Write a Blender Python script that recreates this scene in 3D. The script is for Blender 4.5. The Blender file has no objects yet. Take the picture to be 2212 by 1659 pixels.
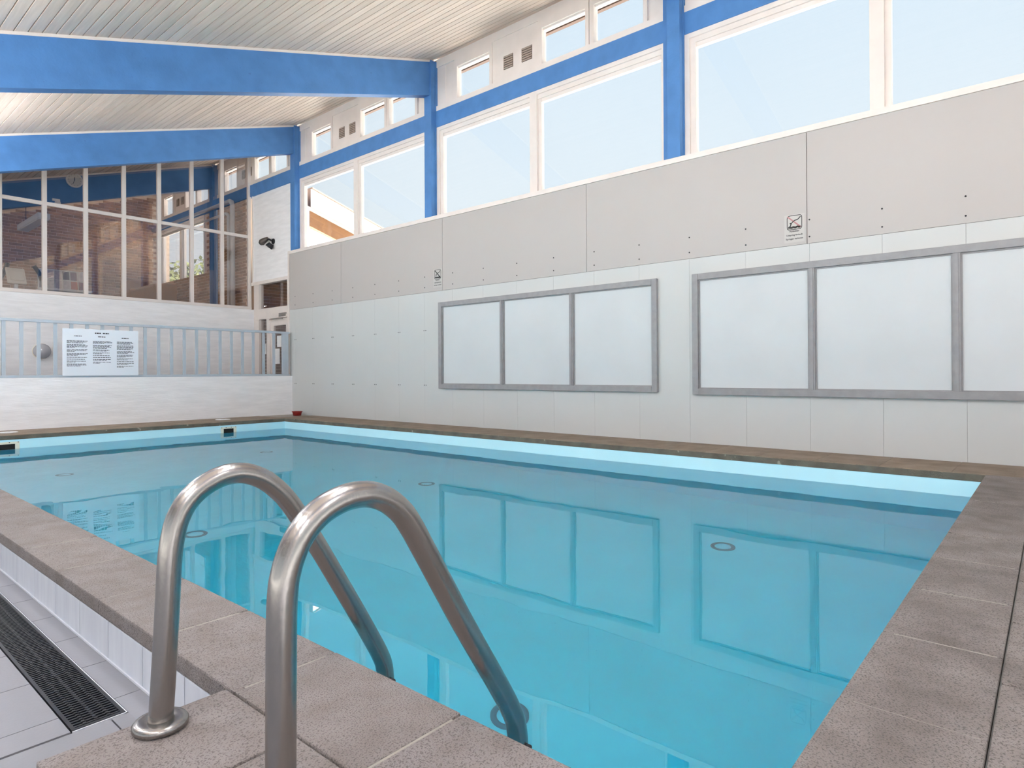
import bpy, bmesh, math, random
from mathutils import Vector, Matrix
random.seed(7)
sc = bpy.context.scene
COL = sc.collection

# ------------------------------------------------------------------ camera
def look_matrix(yaw, pitch, roll, loc):
    yaw, pitch, roll = map(math.radians, (yaw, pitch, roll))
    fw = Vector((math.sin(yaw)*math.cos(pitch), math.cos(yaw)*math.cos(pitch), math.sin(pitch)))
    r = Vector((math.cos(yaw), -math.sin(yaw), 0)); u = r.cross(fw)
    r2 = r*math.cos(roll)+u*math.sin(roll); u2 = -r*math.sin(roll)+u*math.cos(roll)
    m = Matrix((r2, u2, -fw)).transposed().to_4x4(); m.translation = loc
    return m
cam_d = bpy.data.cameras.new('camera'); cam = bpy.data.objects.new('camera', cam_d); COL.objects.link(cam)
cam.matrix_world = look_matrix(49.441, 0.1718, -0.2987, Vector((0, 0, 0.75)))
cam_d.sensor_fit = 'HORIZONTAL'; cam_d.sensor_width = 36.0
cam_d.lens = 36.0*1371.2/2212; cam_d.shift_y = -(829.5-801.15)/2212
cam_d.clip_start = 0.02; cam_d.clip_end = 400
sc.camera = cam

# ------------------------------------------------------------------ world, sun, exposure
wd = bpy.data.worlds.new('sky'); sc.world = wd; wd.use_nodes = True
nt = wd.node_tree; nt.nodes.clear()
wo = nt.nodes.new('ShaderNodeOutputWorld'); bg = nt.nodes.new('ShaderNodeBackground')
tc = nt.nodes.new('ShaderNodeTexCoord'); sp = nt.nodes.new('ShaderNodeSeparateXYZ'); cr = nt.nodes.new('ShaderNodeValToRGB')
nt.links.new(tc.outputs['Generated'], sp.inputs[0]); nt.links.new(sp.outputs['Z'], cr.inputs[0])
nt.links.new(cr.outputs[0], bg.inputs[0]); nt.links.new(bg.outputs[0], wo.inputs[0])
e = cr.color_ramp.elements
e[0].position = 0.0; e[0].color = (0.90, 0.95, 1.0, 1)
e[1].position = 1.0; e[1].color = (0.50, 0.70, 0.98, 1)
k = e.new(0.22); k.color = (0.85, 0.94, 1.0, 1)
k = e.new(0.5); k.color = (0.72, 0.87, 1.0, 1)
bg.inputs[1].default_value = 1.04
sun_d = bpy.data.lights.new('sun', 'SUN'); sun_d.energy = 39.0; sun_d.angle = math.radians(0.6); sun_d.color = (1.0, 0.97, 0.93)
sun = bpy.data.objects.new('sun', sun_d); COL.objects.link(sun)
sun.rotation_euler = Vector((0.10, 0.72, -0.68)).to_track_quat('-Z', 'Y').to_euler(); sun.location = (0, -40, 40)
sc.view_settings.view_transform = 'Standard'; sc.view_settings.look = 'None'
sc.view_settings.exposure = 0.0; sc.view_settings.gamma = 1.0; sc.view_settings.use_curve_mapping = False
cy = sc.cycles
cy.use_denoising = True; cy.max_bounces = 14; cy.diffuse_bounces = 8; cy.glossy_bounces = 6
cy.transmission_bounces = 8; cy.transparent_max_bounces = 24; cy.sample_clamp_indirect = 20.0

# ------------------------------------------------------------------ material helpers
def lin(c): return tuple((v/12.92 if v <= .04045 else ((v+.055)/1.055)**2.4) for v in c)
def rgb(r, g, b): return lin((r/255, g/255, b/255))
def mat(name, col, rough=0.6, metal=0.0, spec=0.4, var=0.0, vscale=6.0, bump=0.0, bscale=60.0, stretch=(1,1,1),
        col2=None, objvar=0.0, island=False, spots=None, coat=0.0):
    """principled with noise-driven colour variation (var: towards col2 or darker), object-random shade and bump"""
    m = bpy.data.materials.new(name); m.use_nodes = True
    t = m.node_tree; N = t.nodes; L = t.links; b = N['Principled BSDF']
    b.inputs['Roughness'].default_value = rough; b.inputs['Metallic'].default_value = metal
    b.inputs['Specular IOR Level'].default_value = spec
    if coat: b.inputs['Coat Weight'].default_value = coat
    tcn = N.new('ShaderNodeTexCoord'); mp = N.new('ShaderNodeMapping'); mp.inputs['Scale'].default_value = stretch
    geo = N.new('ShaderNodeNewGeometry')
    L.new(geo.outputs['Position'], mp.inputs[0])
    src = None
    base = N.new('ShaderNodeRGB'); base.outputs[0].default_value = (*col, 1); src = base.outputs[0]
    if var > 0:
        n = N.new('ShaderNodeTexNoise'); n.inputs['Scale'].default_value = vscale; n.inputs['Detail'].default_value = 6
        L.new(mp.outputs[0], n.inputs[0])
        r = N.new('ShaderNodeMapRange'); r.inputs[1].default_value = .35; r.inputs[2].default_value = .7
        r.inputs[3].default_value = 0; r.inputs[4].default_value = var; L.new(n.outputs[0], r.inputs[0])
        x = N.new('ShaderNodeMix'); x.data_type = 'RGBA'; L.new(r.outputs[0], x.inputs[0]); L.new(src, x.inputs[6])
        c2 = col2 if col2 else tuple(v*.55 for v in col); x.inputs[7].default_value = (*c2, 1); src = x.outputs[2]
    if spots:
        sc_, thr, scol, amt = spots
        n = N.new('ShaderNodeTexNoise'); n.inputs['Scale'].default_value = sc_; n.inputs['Detail'].default_value = 4
        L.new(mp.outputs[0], n.inputs[0])
        r = N.new('ShaderNodeMapRange'); r.inputs[1].default_value = thr; r.inputs[2].default_value = thr+.06
        r.inputs[4].default_value = amt; L.new(n.outputs[0], r.inputs[0])
        x = N.new('ShaderNodeMix'); x.data_type = 'RGBA'; L.new(r.outputs[0], x.inputs[0]); L.new(src, x.inputs[6])
        x.inputs[7].default_value = (*scol, 1); src = x.outputs[2]
    if objvar > 0:
        oi = N.new('ShaderNodeObjectInfo'); rnd = oi.outputs['Random']
        if island:
            ad = N.new('ShaderNodeMath'); ad.operation = 'ADD'; L.new(rnd, ad.inputs[0]); L.new(geo.outputs['Random Per Island'], ad.inputs[1])
            fr = N.new('ShaderNodeMath'); fr.operation = 'FRACT'; L.new(ad.outputs[0], fr.inputs[0]); rnd = fr.outputs[0]
        r = N.new('ShaderNodeMapRange'); r.inputs[3].default_value = 1-objvar; r.inputs[4].default_value = 1+objvar*.6; L.new(rnd, r.inputs[0])
        v = N.new('ShaderNodeVectorMath'); v.operation = 'SCALE'; L.new(src, v.inputs[0]); L.new(r.outputs[0], v.inputs['Scale']); src = v.outputs[0]
    L.new(src, b.inputs['Base Color'])
    if bump > 0:
        n = N.new('ShaderNodeTexNoise'); n.inputs['Scale'].default_value = bscale; n.inputs['Detail'].default_value = 5
        L.new(mp.outputs[0], n.inputs[0])
        bp = N.new('ShaderNodeBump'); bp.inputs['Strength'].default_value = bump; bp.inputs['Distance'].default_value = .01
        L.new(n.outputs[0], bp.inputs['Height']); L.new(bp.outputs[0], b.inputs['Normal'])
    return m
def emis(name, col, s):
    m = bpy.data.materials.new(name); m.use_nodes = True; b = m.node_tree.nodes['Principled BSDF']
    b.inputs['Base Color'].default_value = (*col, 1); b.inputs['Emission Color'].default_value = (*col, 1); b.inputs['Emission Strength'].default_value = s
    return m
def glassmat(name, tint=(1, 1, 1), ior=1.45, rough=0.0):
    m = bpy.data.materials.new(name); m.use_nodes = True; t = m.node_tree; N = t.nodes; L = t.links; N.clear()
    o = N.new('ShaderNodeOutputMaterial'); mx = N.new('ShaderNodeMixShader'); tr = N.new('ShaderNodeBsdfTransparent'); gl = N.new('ShaderNodeBsdfGlossy')
    fr = N.new('ShaderNodeFresnel')
    ge = N.new('ShaderNodeNewGeometry'); mr = N.new('ShaderNodeMapRange')   # thin pane: same reflectance from both sides
    mr.inputs[3].default_value = ior; mr.inputs[4].default_value = 1/ior; L.new(ge.outputs['Backfacing'], mr.inputs[0]); L.new(mr.outputs[0], fr.inputs[0])
    tr.inputs[0].default_value = (*tint, 1); gl.inputs['Roughness'].default_value = rough
    L.new(fr.outputs[0], mx.inputs[0]); L.new(tr.outputs[0], mx.inputs[1]); L.new(gl.outputs[0], mx.inputs[2]); L.new(mx.outputs[0], o.inputs[0])
    return m
def watermat():
    m = bpy.data.materials.new('pool_water'); m.use_nodes = True; t = m.node_tree; N = t.nodes; L = t.links; N.clear()
    o = N.new('ShaderNodeOutputMaterial'); mx = N.new('ShaderNodeMixShader')
    rf = N.new('ShaderNodeBsdfRefraction'); rf.inputs['IOR'].default_value = 1.33; rf.inputs['Roughness'].default_value = 0
    gl = N.new('ShaderNodeBsdfGlossy'); gl.inputs['Roughness'].default_value = 0.0
    fr = N.new('ShaderNodeFresnel')
    geo = N.new('ShaderNodeNewGeometry'); mr = N.new('ShaderNodeMapRange'); mr.inputs[3].default_value = 1.75; mr.inputs[4].default_value = 1.33
    L.new(geo.outputs['Backfacing'], mr.inputs[0]); L.new(mr.outputs[0], fr.inputs[0]); mp = N.new('ShaderNodeMapping'); mp.inputs['Scale'].default_value = (1, .8, 1)
    n = N.new('ShaderNodeTexNoise'); n.inputs['Scale'].default_value = 3.2; n.inputs['Detail'].default_value = 1.5; n.inputs['Roughness'].default_value = .35
    bp = N.new('ShaderNodeBump'); bp.inputs['Strength'].default_value = .06; bp.inputs['Distance'].default_value = .02
    L.new(geo.outputs['Position'], mp.inputs[0]); L.new(mp.outputs[0], n.inputs[0]); L.new(n.outputs[0], bp.inputs['Height'])
    for x in (rf, gl, fr): L.new(bp.outputs[0], x.inputs['Normal'])
    L.new(fr.outputs[0], mx.inputs[0]); L.new(rf.outputs[0], mx.inputs[1]); L.new(gl.outputs[0], mx.inputs[2]); L.new(mx.outputs[0], o.inputs['Surface'])
    va = N.new('ShaderNodeVolumeAbsorption'); va.inputs['Color'].default_value = (0.0, 0.93, 0.999, 1); va.inputs['Density'].default_value = 0.78
    L.new(va.outputs[0], o.inputs['Volume'])
    return m

M = {}
M['blue'] = mat('blue_stained_wood', rgb(80, 131, 190), .55, var=.35, vscale=5, stretch=(1, 1, 1), bump=.15, bscale=40, spots=(22, .69, rgb(70, 108, 165), .6))
M['board'] = mat('whitewashed_boards', rgb(224, 205, 190), .65, var=.5, vscale=7, stretch=(6, .35, 6), col2=rgb(196, 177, 163), objvar=.09, bump=.12, bscale=50, spots=(9, .74, rgb(150, 132, 116), .5))
M['gap'] = mat('dark_board_joint', rgb(64, 54, 48), .9)
M['paint'] = mat('white_wood_paint', rgb(228, 219, 213), .45, var=.15, vscale=5)
M['panel'] = mat('white_wall_panel', rgb(181, 176, 173), .55, var=.2, vscale=1.3, col2=rgb(175, 170, 167), bump=.04, bscale=12)
M['lowpanel'] = mat('white_wall_board', rgb(197, 199, 198), .55, var=.3, vscale=1.2, col2=rgb(190, 191, 189), bump=.03, bscale=12)
M['grey'] = mat('grey_painted_frame', rgb(150, 149, 151), .5, var=.3, vscale=14, bump=.08, bscale=30)
M['shutter'] = mat('white_shutter_board', rgb(203, 207, 209), .6, var=.1, vscale=2, spec=.25)
M['plaster'] = mat('white_painted_brickwork', rgb(242, 241, 242), .6, var=.2, vscale=3, stretch=(1, 1, 7), bump=.35, bscale=9)
M['coping'] = mat('grey_concrete_coping', rgb(152, 144, 142), .75, var=.8, vscale=9, col2=rgb(134, 124, 118), objvar=.06, bump=.8, bscale=260, spots=(260, .54, rgb(92, 85, 84), .7))
M['copingb'] = mat('brown_concrete_coping', rgb(150, 134, 118), .75, var=.8, vscale=5, col2=rgb(118, 104, 90), objvar=.06, bump=.5, bscale=120, spots=(70, .62, rgb(84, 76, 68), .5))
M['copingw'] = mat('worn_concrete_coping', rgb(146, 138, 134), .7, var=.9, vscale=6, col2=rgb(112, 104, 98), objvar=.08, bump=.8, bscale=200, spots=(210, .54, rgb(80, 74, 72), .7))
M['nose'] = mat('stained_coping_edge', rgb(112, 106, 94), .8, var=.8, vscale=9, col2=rgb(84, 80, 72), bump=.6, bscale=120, spots=(14, .66, rgb(176, 172, 160), .7))
M['wet'] = mat('wet_joint_mortar', rgb(96, 92, 88), .4, var=.8, vscale=5)
M['mortar'] = mat('pale_mortar', rgb(170, 164, 154), .85, var=.5, vscale=20, bump=.4, bscale=90)
M['tile'] = mat('grey_floor_tile', rgb(132, 132, 138), .4, var=.35, vscale=3, col2=rgb(121, 121, 127), objvar=.05, bump=.05, bscale=90)
M['skirt'] = mat('pale_skirt_tile', rgb(216, 220, 228), .45, var=.6, vscale=7, stretch=(1, 3, .5), col2=rgb(196, 200, 212), objvar=.05)
M['grout'] = mat('dark_grout', rgb(92, 92, 98), .8)
M['silicone'] = mat('white_silicone', rgb(206, 208, 216), .5)
M['black'] = mat('black_plastic_grating', rgb(30, 32, 38), .35, spec=.5)
M['steel'] = mat('brushed_steel', (0.37, 0.35, 0.335), .27, metal=1.0, var=.35, vscale=9, stretch=(1, 1, .4), col2=(.28, .26, .245), bump=.05, bscale=140)
M['liner'] = mat('pale_blue_liner', rgb(200, 243, 253), .5, var=.1, vscale=2)
M['ring'] = mat('inlet_ring_grey', rgb(70, 110, 120), .5)
M['white'] = mat('white_plastic', rgb(236, 236, 236), .35)
M['offwhite'] = mat('yellowed_plastic', rgb(232, 228, 210), .4)
M['dark'] = mat('dark_opening', rgb(24, 24, 24), .8)
M['ink'] = mat('black_print', rgb(38, 38, 42), .7)
M['red'] = mat('faded_red_print', rgb(176, 128, 128), .7)
M['sign'] = mat('white_sign_sheet', rgb(226, 232, 240), .4)
M['sticker'] = mat('pale_sticker', rgb(214, 213, 208), .5)
M['signsheet'] = mat('weathered_sign_sheet', rgb(188, 185, 181), .5)
M['rail'] = mat('grey_blue_rail_paint', rgb(178, 188, 198), .45, var=.15, vscale=8)
M['terracotta'] = mat('dark_red_plastic', rgb(140, 34, 28), .45)
M['globe'] = mat('grey_glass_globe', rgb(172, 172, 178), .15, spec=.6, coat=.5)
M['brick'] = mat('brown_brick', rgb(190, 150, 118), .85, var=.5, vscale=14, col2=rgb(150, 112, 86), objvar=.28, island=True, bump=.3, bscale=60)
M['bmortar'] = mat('brick_mortar', rgb(232, 208, 184), .9, bump=.3, bscale=60)
M['pipe'] = mat('grey_pipe', rgb(206, 206, 204), .4)
M['vent'] = mat('brown_vent_slat', rgb(168, 152, 140), .6)
M['ventdark'] = mat('vent_shadow_gap', rgb(90, 80, 74), .8)
M['fascia'] = mat('brown_fascia', rgb(120, 96, 84), .6)
M['roof'] = mat('roof_felt', rgb(90, 88, 86), .9)
M['ground'] = mat('pale_outdoor_paving', rgb(206, 204, 198), .9, var=.3, vscale=.6)
M['building'] = mat('white_render', rgb(240, 236, 230), .8)
M['soffit'] = mat('tan_boarding', rgb(150, 110, 78), .7, var=.3, vscale=6)
M['leaf'] = mat('tree_leaves', rgb(66, 72, 34), .7, objvar=.3, island=True)
M['bark'] = mat('tree_bark', rgb(92, 78, 62), .9, var=.5, vscale=12)
M['lamp'] = mat('white_lamp_housing', rgb(225, 225, 225), .4)
M['floor2'] = mat('dark_carpet', rgb(92, 84, 88), .9)
M['beige'] = mat('beige_plastic', rgb(222, 216, 200), .4)
M['wood'] = mat('oak_wood', rgb(176, 128, 88), .5, var=.5, vscale=8, stretch=(1, 1, .2))
M['glass'] = glassmat('window_glass', (.98, .985, .985))
M['glassd'] = glassmat('partition_glass', (.94, .92, .92), 1.95)
M['water'] = watermat()

# ------------------------------------------------------------------ geometry helpers
def addbox(bm, x0, x1, y0, y1, z0, z1, bev=0.0):
    vs = [bm.verts.new(p) for p in ((x0,y0,z0),(x1,y0,z0),(x1,y1,z0),(x0,y1,z0),(x0,y0,z1),(x1,y0,z1),(x1,y1,z1),(x0,y1,z1))]
    fs = [bm.faces.new([vs[i] for i in f]) for f in ((3,2,1,0),(4,5,6,7),(0,1,5,4),(1,2,6,5),(2,3,7,6),(3,0,4,7))]
    if bev: bmesh.ops.bevel(bm, geom=list({e for f in fs for e in f.edges}), offset=bev, segments=2, affect='EDGES', profile=.6)
def obj(name, bm, m, parent=None, loc=None, smooth=False):
    me = bpy.data.meshes.new(name); bm.to_mesh(me); bm.free()
    if smooth:
        for p in me.polygons: p.use_smooth = True
    return link(name, me, m, parent, loc)
def link(name, me, m, parent=None, loc=None):
    if m is not None and not me.materials: me.materials.append(M[m] if isinstance(m, str) else m)
    o = bpy.data.objects.new(name, me); COL.objects.link(o)
    if loc: o.location = loc
    if parent: o.parent = parent
    return o
def box(name, x0, x1, y0, y1, z0, z1, m, parent=None, bev=0.0):
    bm = bmesh.new(); addbox(bm, min(x0,x1), max(x0,x1), min(y0,y1), max(y0,y1), min(z0,z1), max(z0,z1), bev)
    return obj(name, bm, m, parent)
def boxes(name, lst, m, parent=None, bev=0.0):
    bm = bmesh.new()
    for b in lst: addbox(bm, *b, bev)
    return obj(name, bm, m, parent)
def poly(name, pts, thick, m, parent=None):
    """flat polygon given as 3D points, extruded by vector thick"""
    bm = bmesh.new(); v = [bm.verts.new(p) for p in pts]; f = bm.faces.new(v)
    r = bmesh.ops.extrude_face_region(bm, geom=[f]); vv = [x for x in r['geom'] if isinstance(x, bmesh.types.BMVert)]
    bmesh.ops.translate(bm, verts=vv, vec=thick); bmesh.ops.recalc_face_normals(bm, faces=bm.faces)
    return obj(name, bm, m, parent)
def tube(bm, pts, r, seg=20, cap=True):
    pts = [Vector(p) for p in pts]; rings = []; up = Vector((0, 1, 0))
    for i, p in enumerate(pts):
        d = (pts[min(i+1, len(pts)-1)]-pts[max(i-1, 0)]).normalized()
        a = d.cross(up)
        if a.length < 1e-4: a = d.cross(Vector((1, 0, 0)))
        a.normalize(); b = d.cross(a).normalized(); rr = r[i] if isinstance(r, (list, tuple)) else r
        rings.append([bm.verts.new(p+(a*math.cos(t)+b*math.sin(t))*rr) for t in (2*math.pi*j/seg for j in range(seg))])
    for q, w in zip(rings, rings[1:]):
        for j in range(seg): bm.faces.new((q[j], q[(j+1) % seg], w[(j+1) % seg], w[j]))
    if cap: bm.faces.new(rings[0][::-1]); bm.faces.new(rings[-1])
def tubeobj(name, pts, r, m, parent=None, seg=16):
    bm = bmesh.new(); tube(bm, pts, r, seg); bmesh.ops.recalc_face_normals(bm, faces=bm.faces); return obj(name, bm, m, parent, smooth=True)
def lathe(name, prof, m, parent=None, loc=(0,0,0), axis='Z', seg=32):
    bm = bmesh.new(); rings = []
    for r, h in prof:
        ring = []
        for j in range(seg):
            a = 2*math.pi*j/seg; x, y = r*math.cos(a), r*math.sin(a)
            p = (x, y, h) if axis == 'Z' else ((h, x, y) if axis == 'X' else (x, h, y))
            ring.append(bm.verts.new(p))
        rings.append(ring)
    for q, w in zip(rings, rings[1:]):
        for j in range(seg): bm.faces.new((q[j], q[(j+1) % seg], w[(j+1) % seg], w[j]))
    bmesh.ops.remove_doubles(bm, verts=bm.verts, dist=1e-5)
    for f in list(bm.faces):
        if f.calc_area() < 1e-12: bm.faces.remove(f)
    bmesh.ops.recalc_face_normals(bm, faces=bm.faces)
    return obj(name, bm, m, parent, loc, smooth=True)
def empty(name, loc=(0,0,0)):
    o = bpy.data.objects.new(name, None); COL.objects.link(o); o.location = loc; o.empty_display_size = .1; return o
def tag(o, label, cat, group=None, kind=None):
    o['label'] = label; o['category'] = cat
    if group: o['group'] = group
    if kind: o['kind'] = kind
    return o
def struct(o, label=None, cat=None):
    o['kind'] = 'structure'
    if label: o['label'] = label; o['category'] = cat
    return o

# ------------------------------------------------------------------ key dimensions (metres)
XW = 6.351           # face of the right wall
XG = 6.421           # plane of columns, band and windows above it
YF = 10.845          # face of the low far wall
YG = 12.53           # glazed partition
YE = 17.25           # brick end wall
XL, YN = -2.3, -3.2  # left and near walls
ZD = -0.178          # lower deck
ZW = -0.174          # water level
PX0, PX1, PY0, PY1, PZ = 0.992, 5.69, 0.385, 9.97, -1.40
SL = 0.32; CEIL = 5.40
def zc(x): return CEIL+SL*(x-6.42)

# ------------------------------------------------------------------ floors and walls
fl = struct(boxes('floor', [(XL, .70, YN, YF, ZD-.12, ZD-.012), (.70, XW, YN, -.9, ZD-.12, ZD-.012)], 'grout'), 'grey tiled lower deck beside the raised pool', 'floor')
TP = .2930
tj = [2.053+TP*i for i in range(-19, 31)]
tcols = [(-.578, -.292), (-.288, .002), (.006, .298), (.302, .594)]
bm = bmesh.new(); addbox(bm, .0, .290, 0, TP-.003, -.02, 0, .0012); tme = bpy.data.meshes.new('tile'); bm.to_mesh(tme); bm.free()
for y in tj:
    if not (-3.1 < y < 10.5): continue
    in_grate = y+TP > 1.95
    for i, (a, b) in enumerate(tcols):
        if i == 3 and in_grate and y < 9:
            box('tile', .302, .506, max(y, 1.95) if y < 1.9 else y+.003, y+TP, ZD-.02, ZD, 'tile', fl)
            if y < 1.9: box('tile', .302, .594, y+.003, 1.94, ZD-.02, ZD, 'tile', fl)
        elif 0 <= y < 6.6 or i > 1:
            o = link('tile', tme, 'tile', fl); o.location = (a, y+.002, ZD); 
    if in_grate and y < 9:
        box('tile', .640, .712, y+.003, y+TP, ZD-.02, ZD, 'tile', fl)
        if y < 1.9: box('tile', .598, .64, y+.003, 1.94, ZD-.02, ZD, 'tile', fl)
    elif y > 0: box('tile', .598, .712, y+.003, y+TP, ZD-.02, ZD, 'tile', fl)
box('tile_field', XL, -.58, YN, YF, ZD-.02, ZD, 'tile', fl)
# skirt tiles of the raised pool edge
sk = struct(box('wall_skirt', .7165, .80, 1.0, YF, ZD, -.053, 'grout'), 'pale tiled upstand under the pool edge', 'wall')
for y in tj:
    if 1.1 < y < 10.5: box('tile', .7135, .7175, y+.0025, y+TP-.0025, ZD+.002, -.053, 'skirt', sk, .0006)
box('sealant', .7095, .7150, 1.5, YF, ZD-.001, ZD+.006, 'silicone', sk)

# right wall
wr = struct(box('wall_right', XW+.006, XW+.20, YN, 10.95, -1.0, 3.0, 'gap'), 'long white panelled wall below the high windows', 'wall')
edges = [-3.25, -.733, 1.768, 4.25, 6.752, 9.27, 10.915]
uppers = []
for a, b in zip(edges, edges[1:]):
    o = box('wall_panel', XW-.004, XW+.012, a+.0025, b-.0025, 1.952, 3.0, 'panel', wr, .0015); uppers.append((a, b, o))
ly = [.548+.6*i for i in range(-6, 19)]
lowers = []
for a, b in zip(ly, ly[1:]):
    b = min(b, 10.93)
    if a < 10.9: lowers.append((a, b, box('wall_board', XW, XW+.012, a+.0007, b-.0007, -.02, 1.950, 'lowpanel', wr, .001)))
bm = bmesh.new(); bmesh.ops.create_circle(bm, cap_ends=True, radius=.0075, segments=12)
bmesh.ops.rotate(bm, verts=bm.verts, matrix=Matrix.Rotation(-math.pi/2, 3, 'Y')); 
r_ = bmesh.ops.extrude_face_region(bm, geom=bm.faces[:]); bmesh.ops.translate(bm, verts=[v for v in r_['geom'] if isinstance(v, bmesh.types.BMVert)], vec=(-.003, 0, 0))
sme = bpy.data.meshes.new('screw'); bm.to_mesh(sme); bm.free()
def screw(y, z, lst, x):
    p = next((o for a, b, o in lst if a <= y < b), None)
    if p: o = link('screw', sme, 'ink', p); o.location = (x, y, z)
for i in range(-3, 18):
    y = .548+.5990*i
    for z in (2.172+.0011*i, 2.012+.0012*i): screw(y, z, uppers, XW-.004)
    if i >= 11:
        for z in (1.385, .572):
            for d in (-.02, .02): screw(y+.003+d, z, lowers, XW)
struct(boxes('trim_1', [(XW-.022, XG+.06, YN, 10.93, 3.0, 3.056)], 'paint'), 'white capping strip along the top of the panelled wall', 'trim')
struct(boxes('trim_2', [(XW-.02, XW+.13, 10.925, 10.96, -.1, 3.056)], 'paint'), 'white end strip of the panelled wall beside the door', 'trim')

# shuttered openings on the right wall
def shutter_frame(y_hi, y_lo, z0, z1, mulls, label):
    e = empty('shuttered_window', (XW, (y_hi+y_lo)/2, z0)); inv = Matrix.Translation((-XW, -(y_hi+y_lo)/2, -z0))
    def add(o): o.data.transform(inv); o.parent = e; return o
    xo, w = XW-.045, .064
    for nm, a, b, c, d in (('frame_side', y_lo, y_lo+w, z0, z1), ('frame_side', y_hi-w, y_hi, z0, z1)):
        add(box(nm, xo, XW-.001, a, b, c, d, 'grey', None, .004))
    add(box('frame_top', xo, XW-.001, y_lo+w, y_hi-w, z1-w, z1, 'grey', None, .004))
    add(box('frame_sill', xo-.004, XW-.001, y_lo+w, y_hi-w, z0, z0+w, 'grey', None, .004))
    ys = [y_lo+w]+sorted(mulls)+[y_hi-w]
    for m_ in mulls:
        add(boxes('mullion', [(xo+.008, XW-.001, m_-.027, m_+.027, z0+w, z1-w), (xo+.001, xo+.008, m_-.013, m_+.013, z0+w, z1-w)], 'grey'))
    for i, (a, b) in enumerate(zip(ys, ys[1:])):
        a2 = a+(.027 if i else 0); b2 = b-(.027 if i < len(ys)-2 else 0)
        add(box('shutter_panel', XW-.008, XW-.001, a2, b2, z0+w, z1-w, 'shutter'))
        add(boxes('bead', [(XW-.020, XW-.008, a2, a2+.012, z0+w, z1-w), (XW-.020, XW-.008, b2-.012, b2, z0+w, z1-w), (XW-.020, XW-.008, a2+.012, b2-.012, z1-w-.012, z1-w), (XW-.020, XW-.008, a2+.012, b2-.012, z0+w, z0+w+.010)], 'grey'))
    tag(e, label, 'window')
shutter_frame(6.806, 3.312, .528, 1.776, [5.59, 4.46], 'grey frame with three white shutter panels, wholly seen, nearer the far corner')
shutter_frame(2.902, -.54, .512, 1.776, [1.723, .61], 'grey frame with white shutter panels, the larger one cut off at right')

# columns, band, upper wall strip
ycols = [-4.7, -.79, 3.13, 7.05, 10.79, 14.15]
names = {3.13: 'nearest blue post between the large windows', 7.05: 'middle blue post under the front roof beam', 10.79: 'blue post in the far corner above the panelled wall', 14.15: 'blue post behind the glass partition', -.79: 'blue post beyond the right edge of the view', -4.7: 'blue post behind the camera'}
for y in ycols:
    z0 = 3.056 if y < 11 else 1.2
    e = empty('wall_post', (XG, y, z0))
    for nm, b in (('back_board', (XG-.022, XG+.05, -.110, .132)), ('front_post', (XG-.10, XG-.022, -.100, .050))):
        bm = bmesh.new(); addbox(bm, b[0]-XG, b[1]-XG, b[2], b[3], 0.0005, 5.36-z0, .003); obj(nm, bm, 'blue', e)
    tag(e, names[y], 'post', 'blue wall posts')
ycs = sorted(ycols+[17.9]); bays = [(a+.132, b-.110) for a, b in zip(ycs, ycs[1:])]
for i, (a, b) in enumerate(bays):
    lab = ['behind the camera', 'right of the view', 'above the nearest large window', 'above the middle pair of large windows', 'above the pair of windows in the far corner', 'crossing the glass partition at the back'][i] if i < 6 else 'deep behind the glass partition'
    o = box('blue_rail_beam', XG-.012, XG+.06, a, min(b, 17.3), 4.385, 4.625, 'blue', None, .003)
    tag(o, 'horizontal blue beam '+lab, 'beam', 'blue horizontal beams')
wn = [0]
def wname(): wn[0] += 1; return f'window_{wn[0]}'
def win(y0, y1, z0, z1, label, mulls=(), fo=.115, fi=.03, top=.15, bot=.004, x=XG):
    """fixed window: outer frame, inner rebate frame, mullions, one pane per light"""
    e = empty(wname(), (x, y0, z0)); struct(e, label, 'window')
    inv = Matrix.Translation((-x, -y0, -z0))
    def add(o): o.data.transform(inv); o.parent = e; return o
    # stepped frame: outer flat, inner deeper
    f1 = .055
    add(boxes('window_frame', [(x+.0, x+.09, y0, y0+.030, z0, z1), (x, x+.09, y1-f1, y1, z0, z1), (x, x+.09, y0+.03, y1-f1, z1-.05, z1)], 'paint'))
    add(boxes('glazing_bar', [(x+.022, x+.09, y1-fo, y1-f1, z0, z1-.05), (x+.022, x+.09, y0+.03, y0+.045, z0, z1-.05), (x+.022, x+.09, y0+.045, y1-fo, z1-.105, z1-.05), (x+.040, x+.09, y0+.045, y1-fo, z1-top, z1-.105)], 'paint'))
    if bot > .01: add(box('sill_frame', x, x+.09, y0+.03, y1-f1, z0, z0+bot, 'paint'))
    ys = [y0+.045]; hi = y1-fo
    for m_ in mulls: 
        add(boxes('mullion', [(x, x+.09, m_-.045, m_+.070, z0+bot, z1-.05), (x+.035, x+.09, m_-.095, m_-.045, z0+bot, z1-.105)], 'paint')); 
    cuts = [y0+.045]+[c for m_ in sorted(mulls) for c in (m_-.095, m_+.07)]+[hi]
    for a, b in zip(cuts[::2], cuts[1::2]):
        add(box('pane', x+.060, x+.066, a-.004, b+.004, z0+bot-.002, z1-top+.004, 'glass'))
    return e
for i, (a, b) in enumerate(bays):
    if a > 10.85: continue
    lab = ['behind the camera', 'beyond the right edge', 'nearest the camera at top right', 'between the two nearer posts', 'in the far corner with a gable outside'][i]
    win(a, b, 3.056, 4.385, 'large lower window '+lab, [a+(b-a)*.50])
# rear-room bay windows
win(14.70, 17.14, 3.05, 4.385, 'large window of the room behind the glass partition', [15.95], fo=.08)
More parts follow.
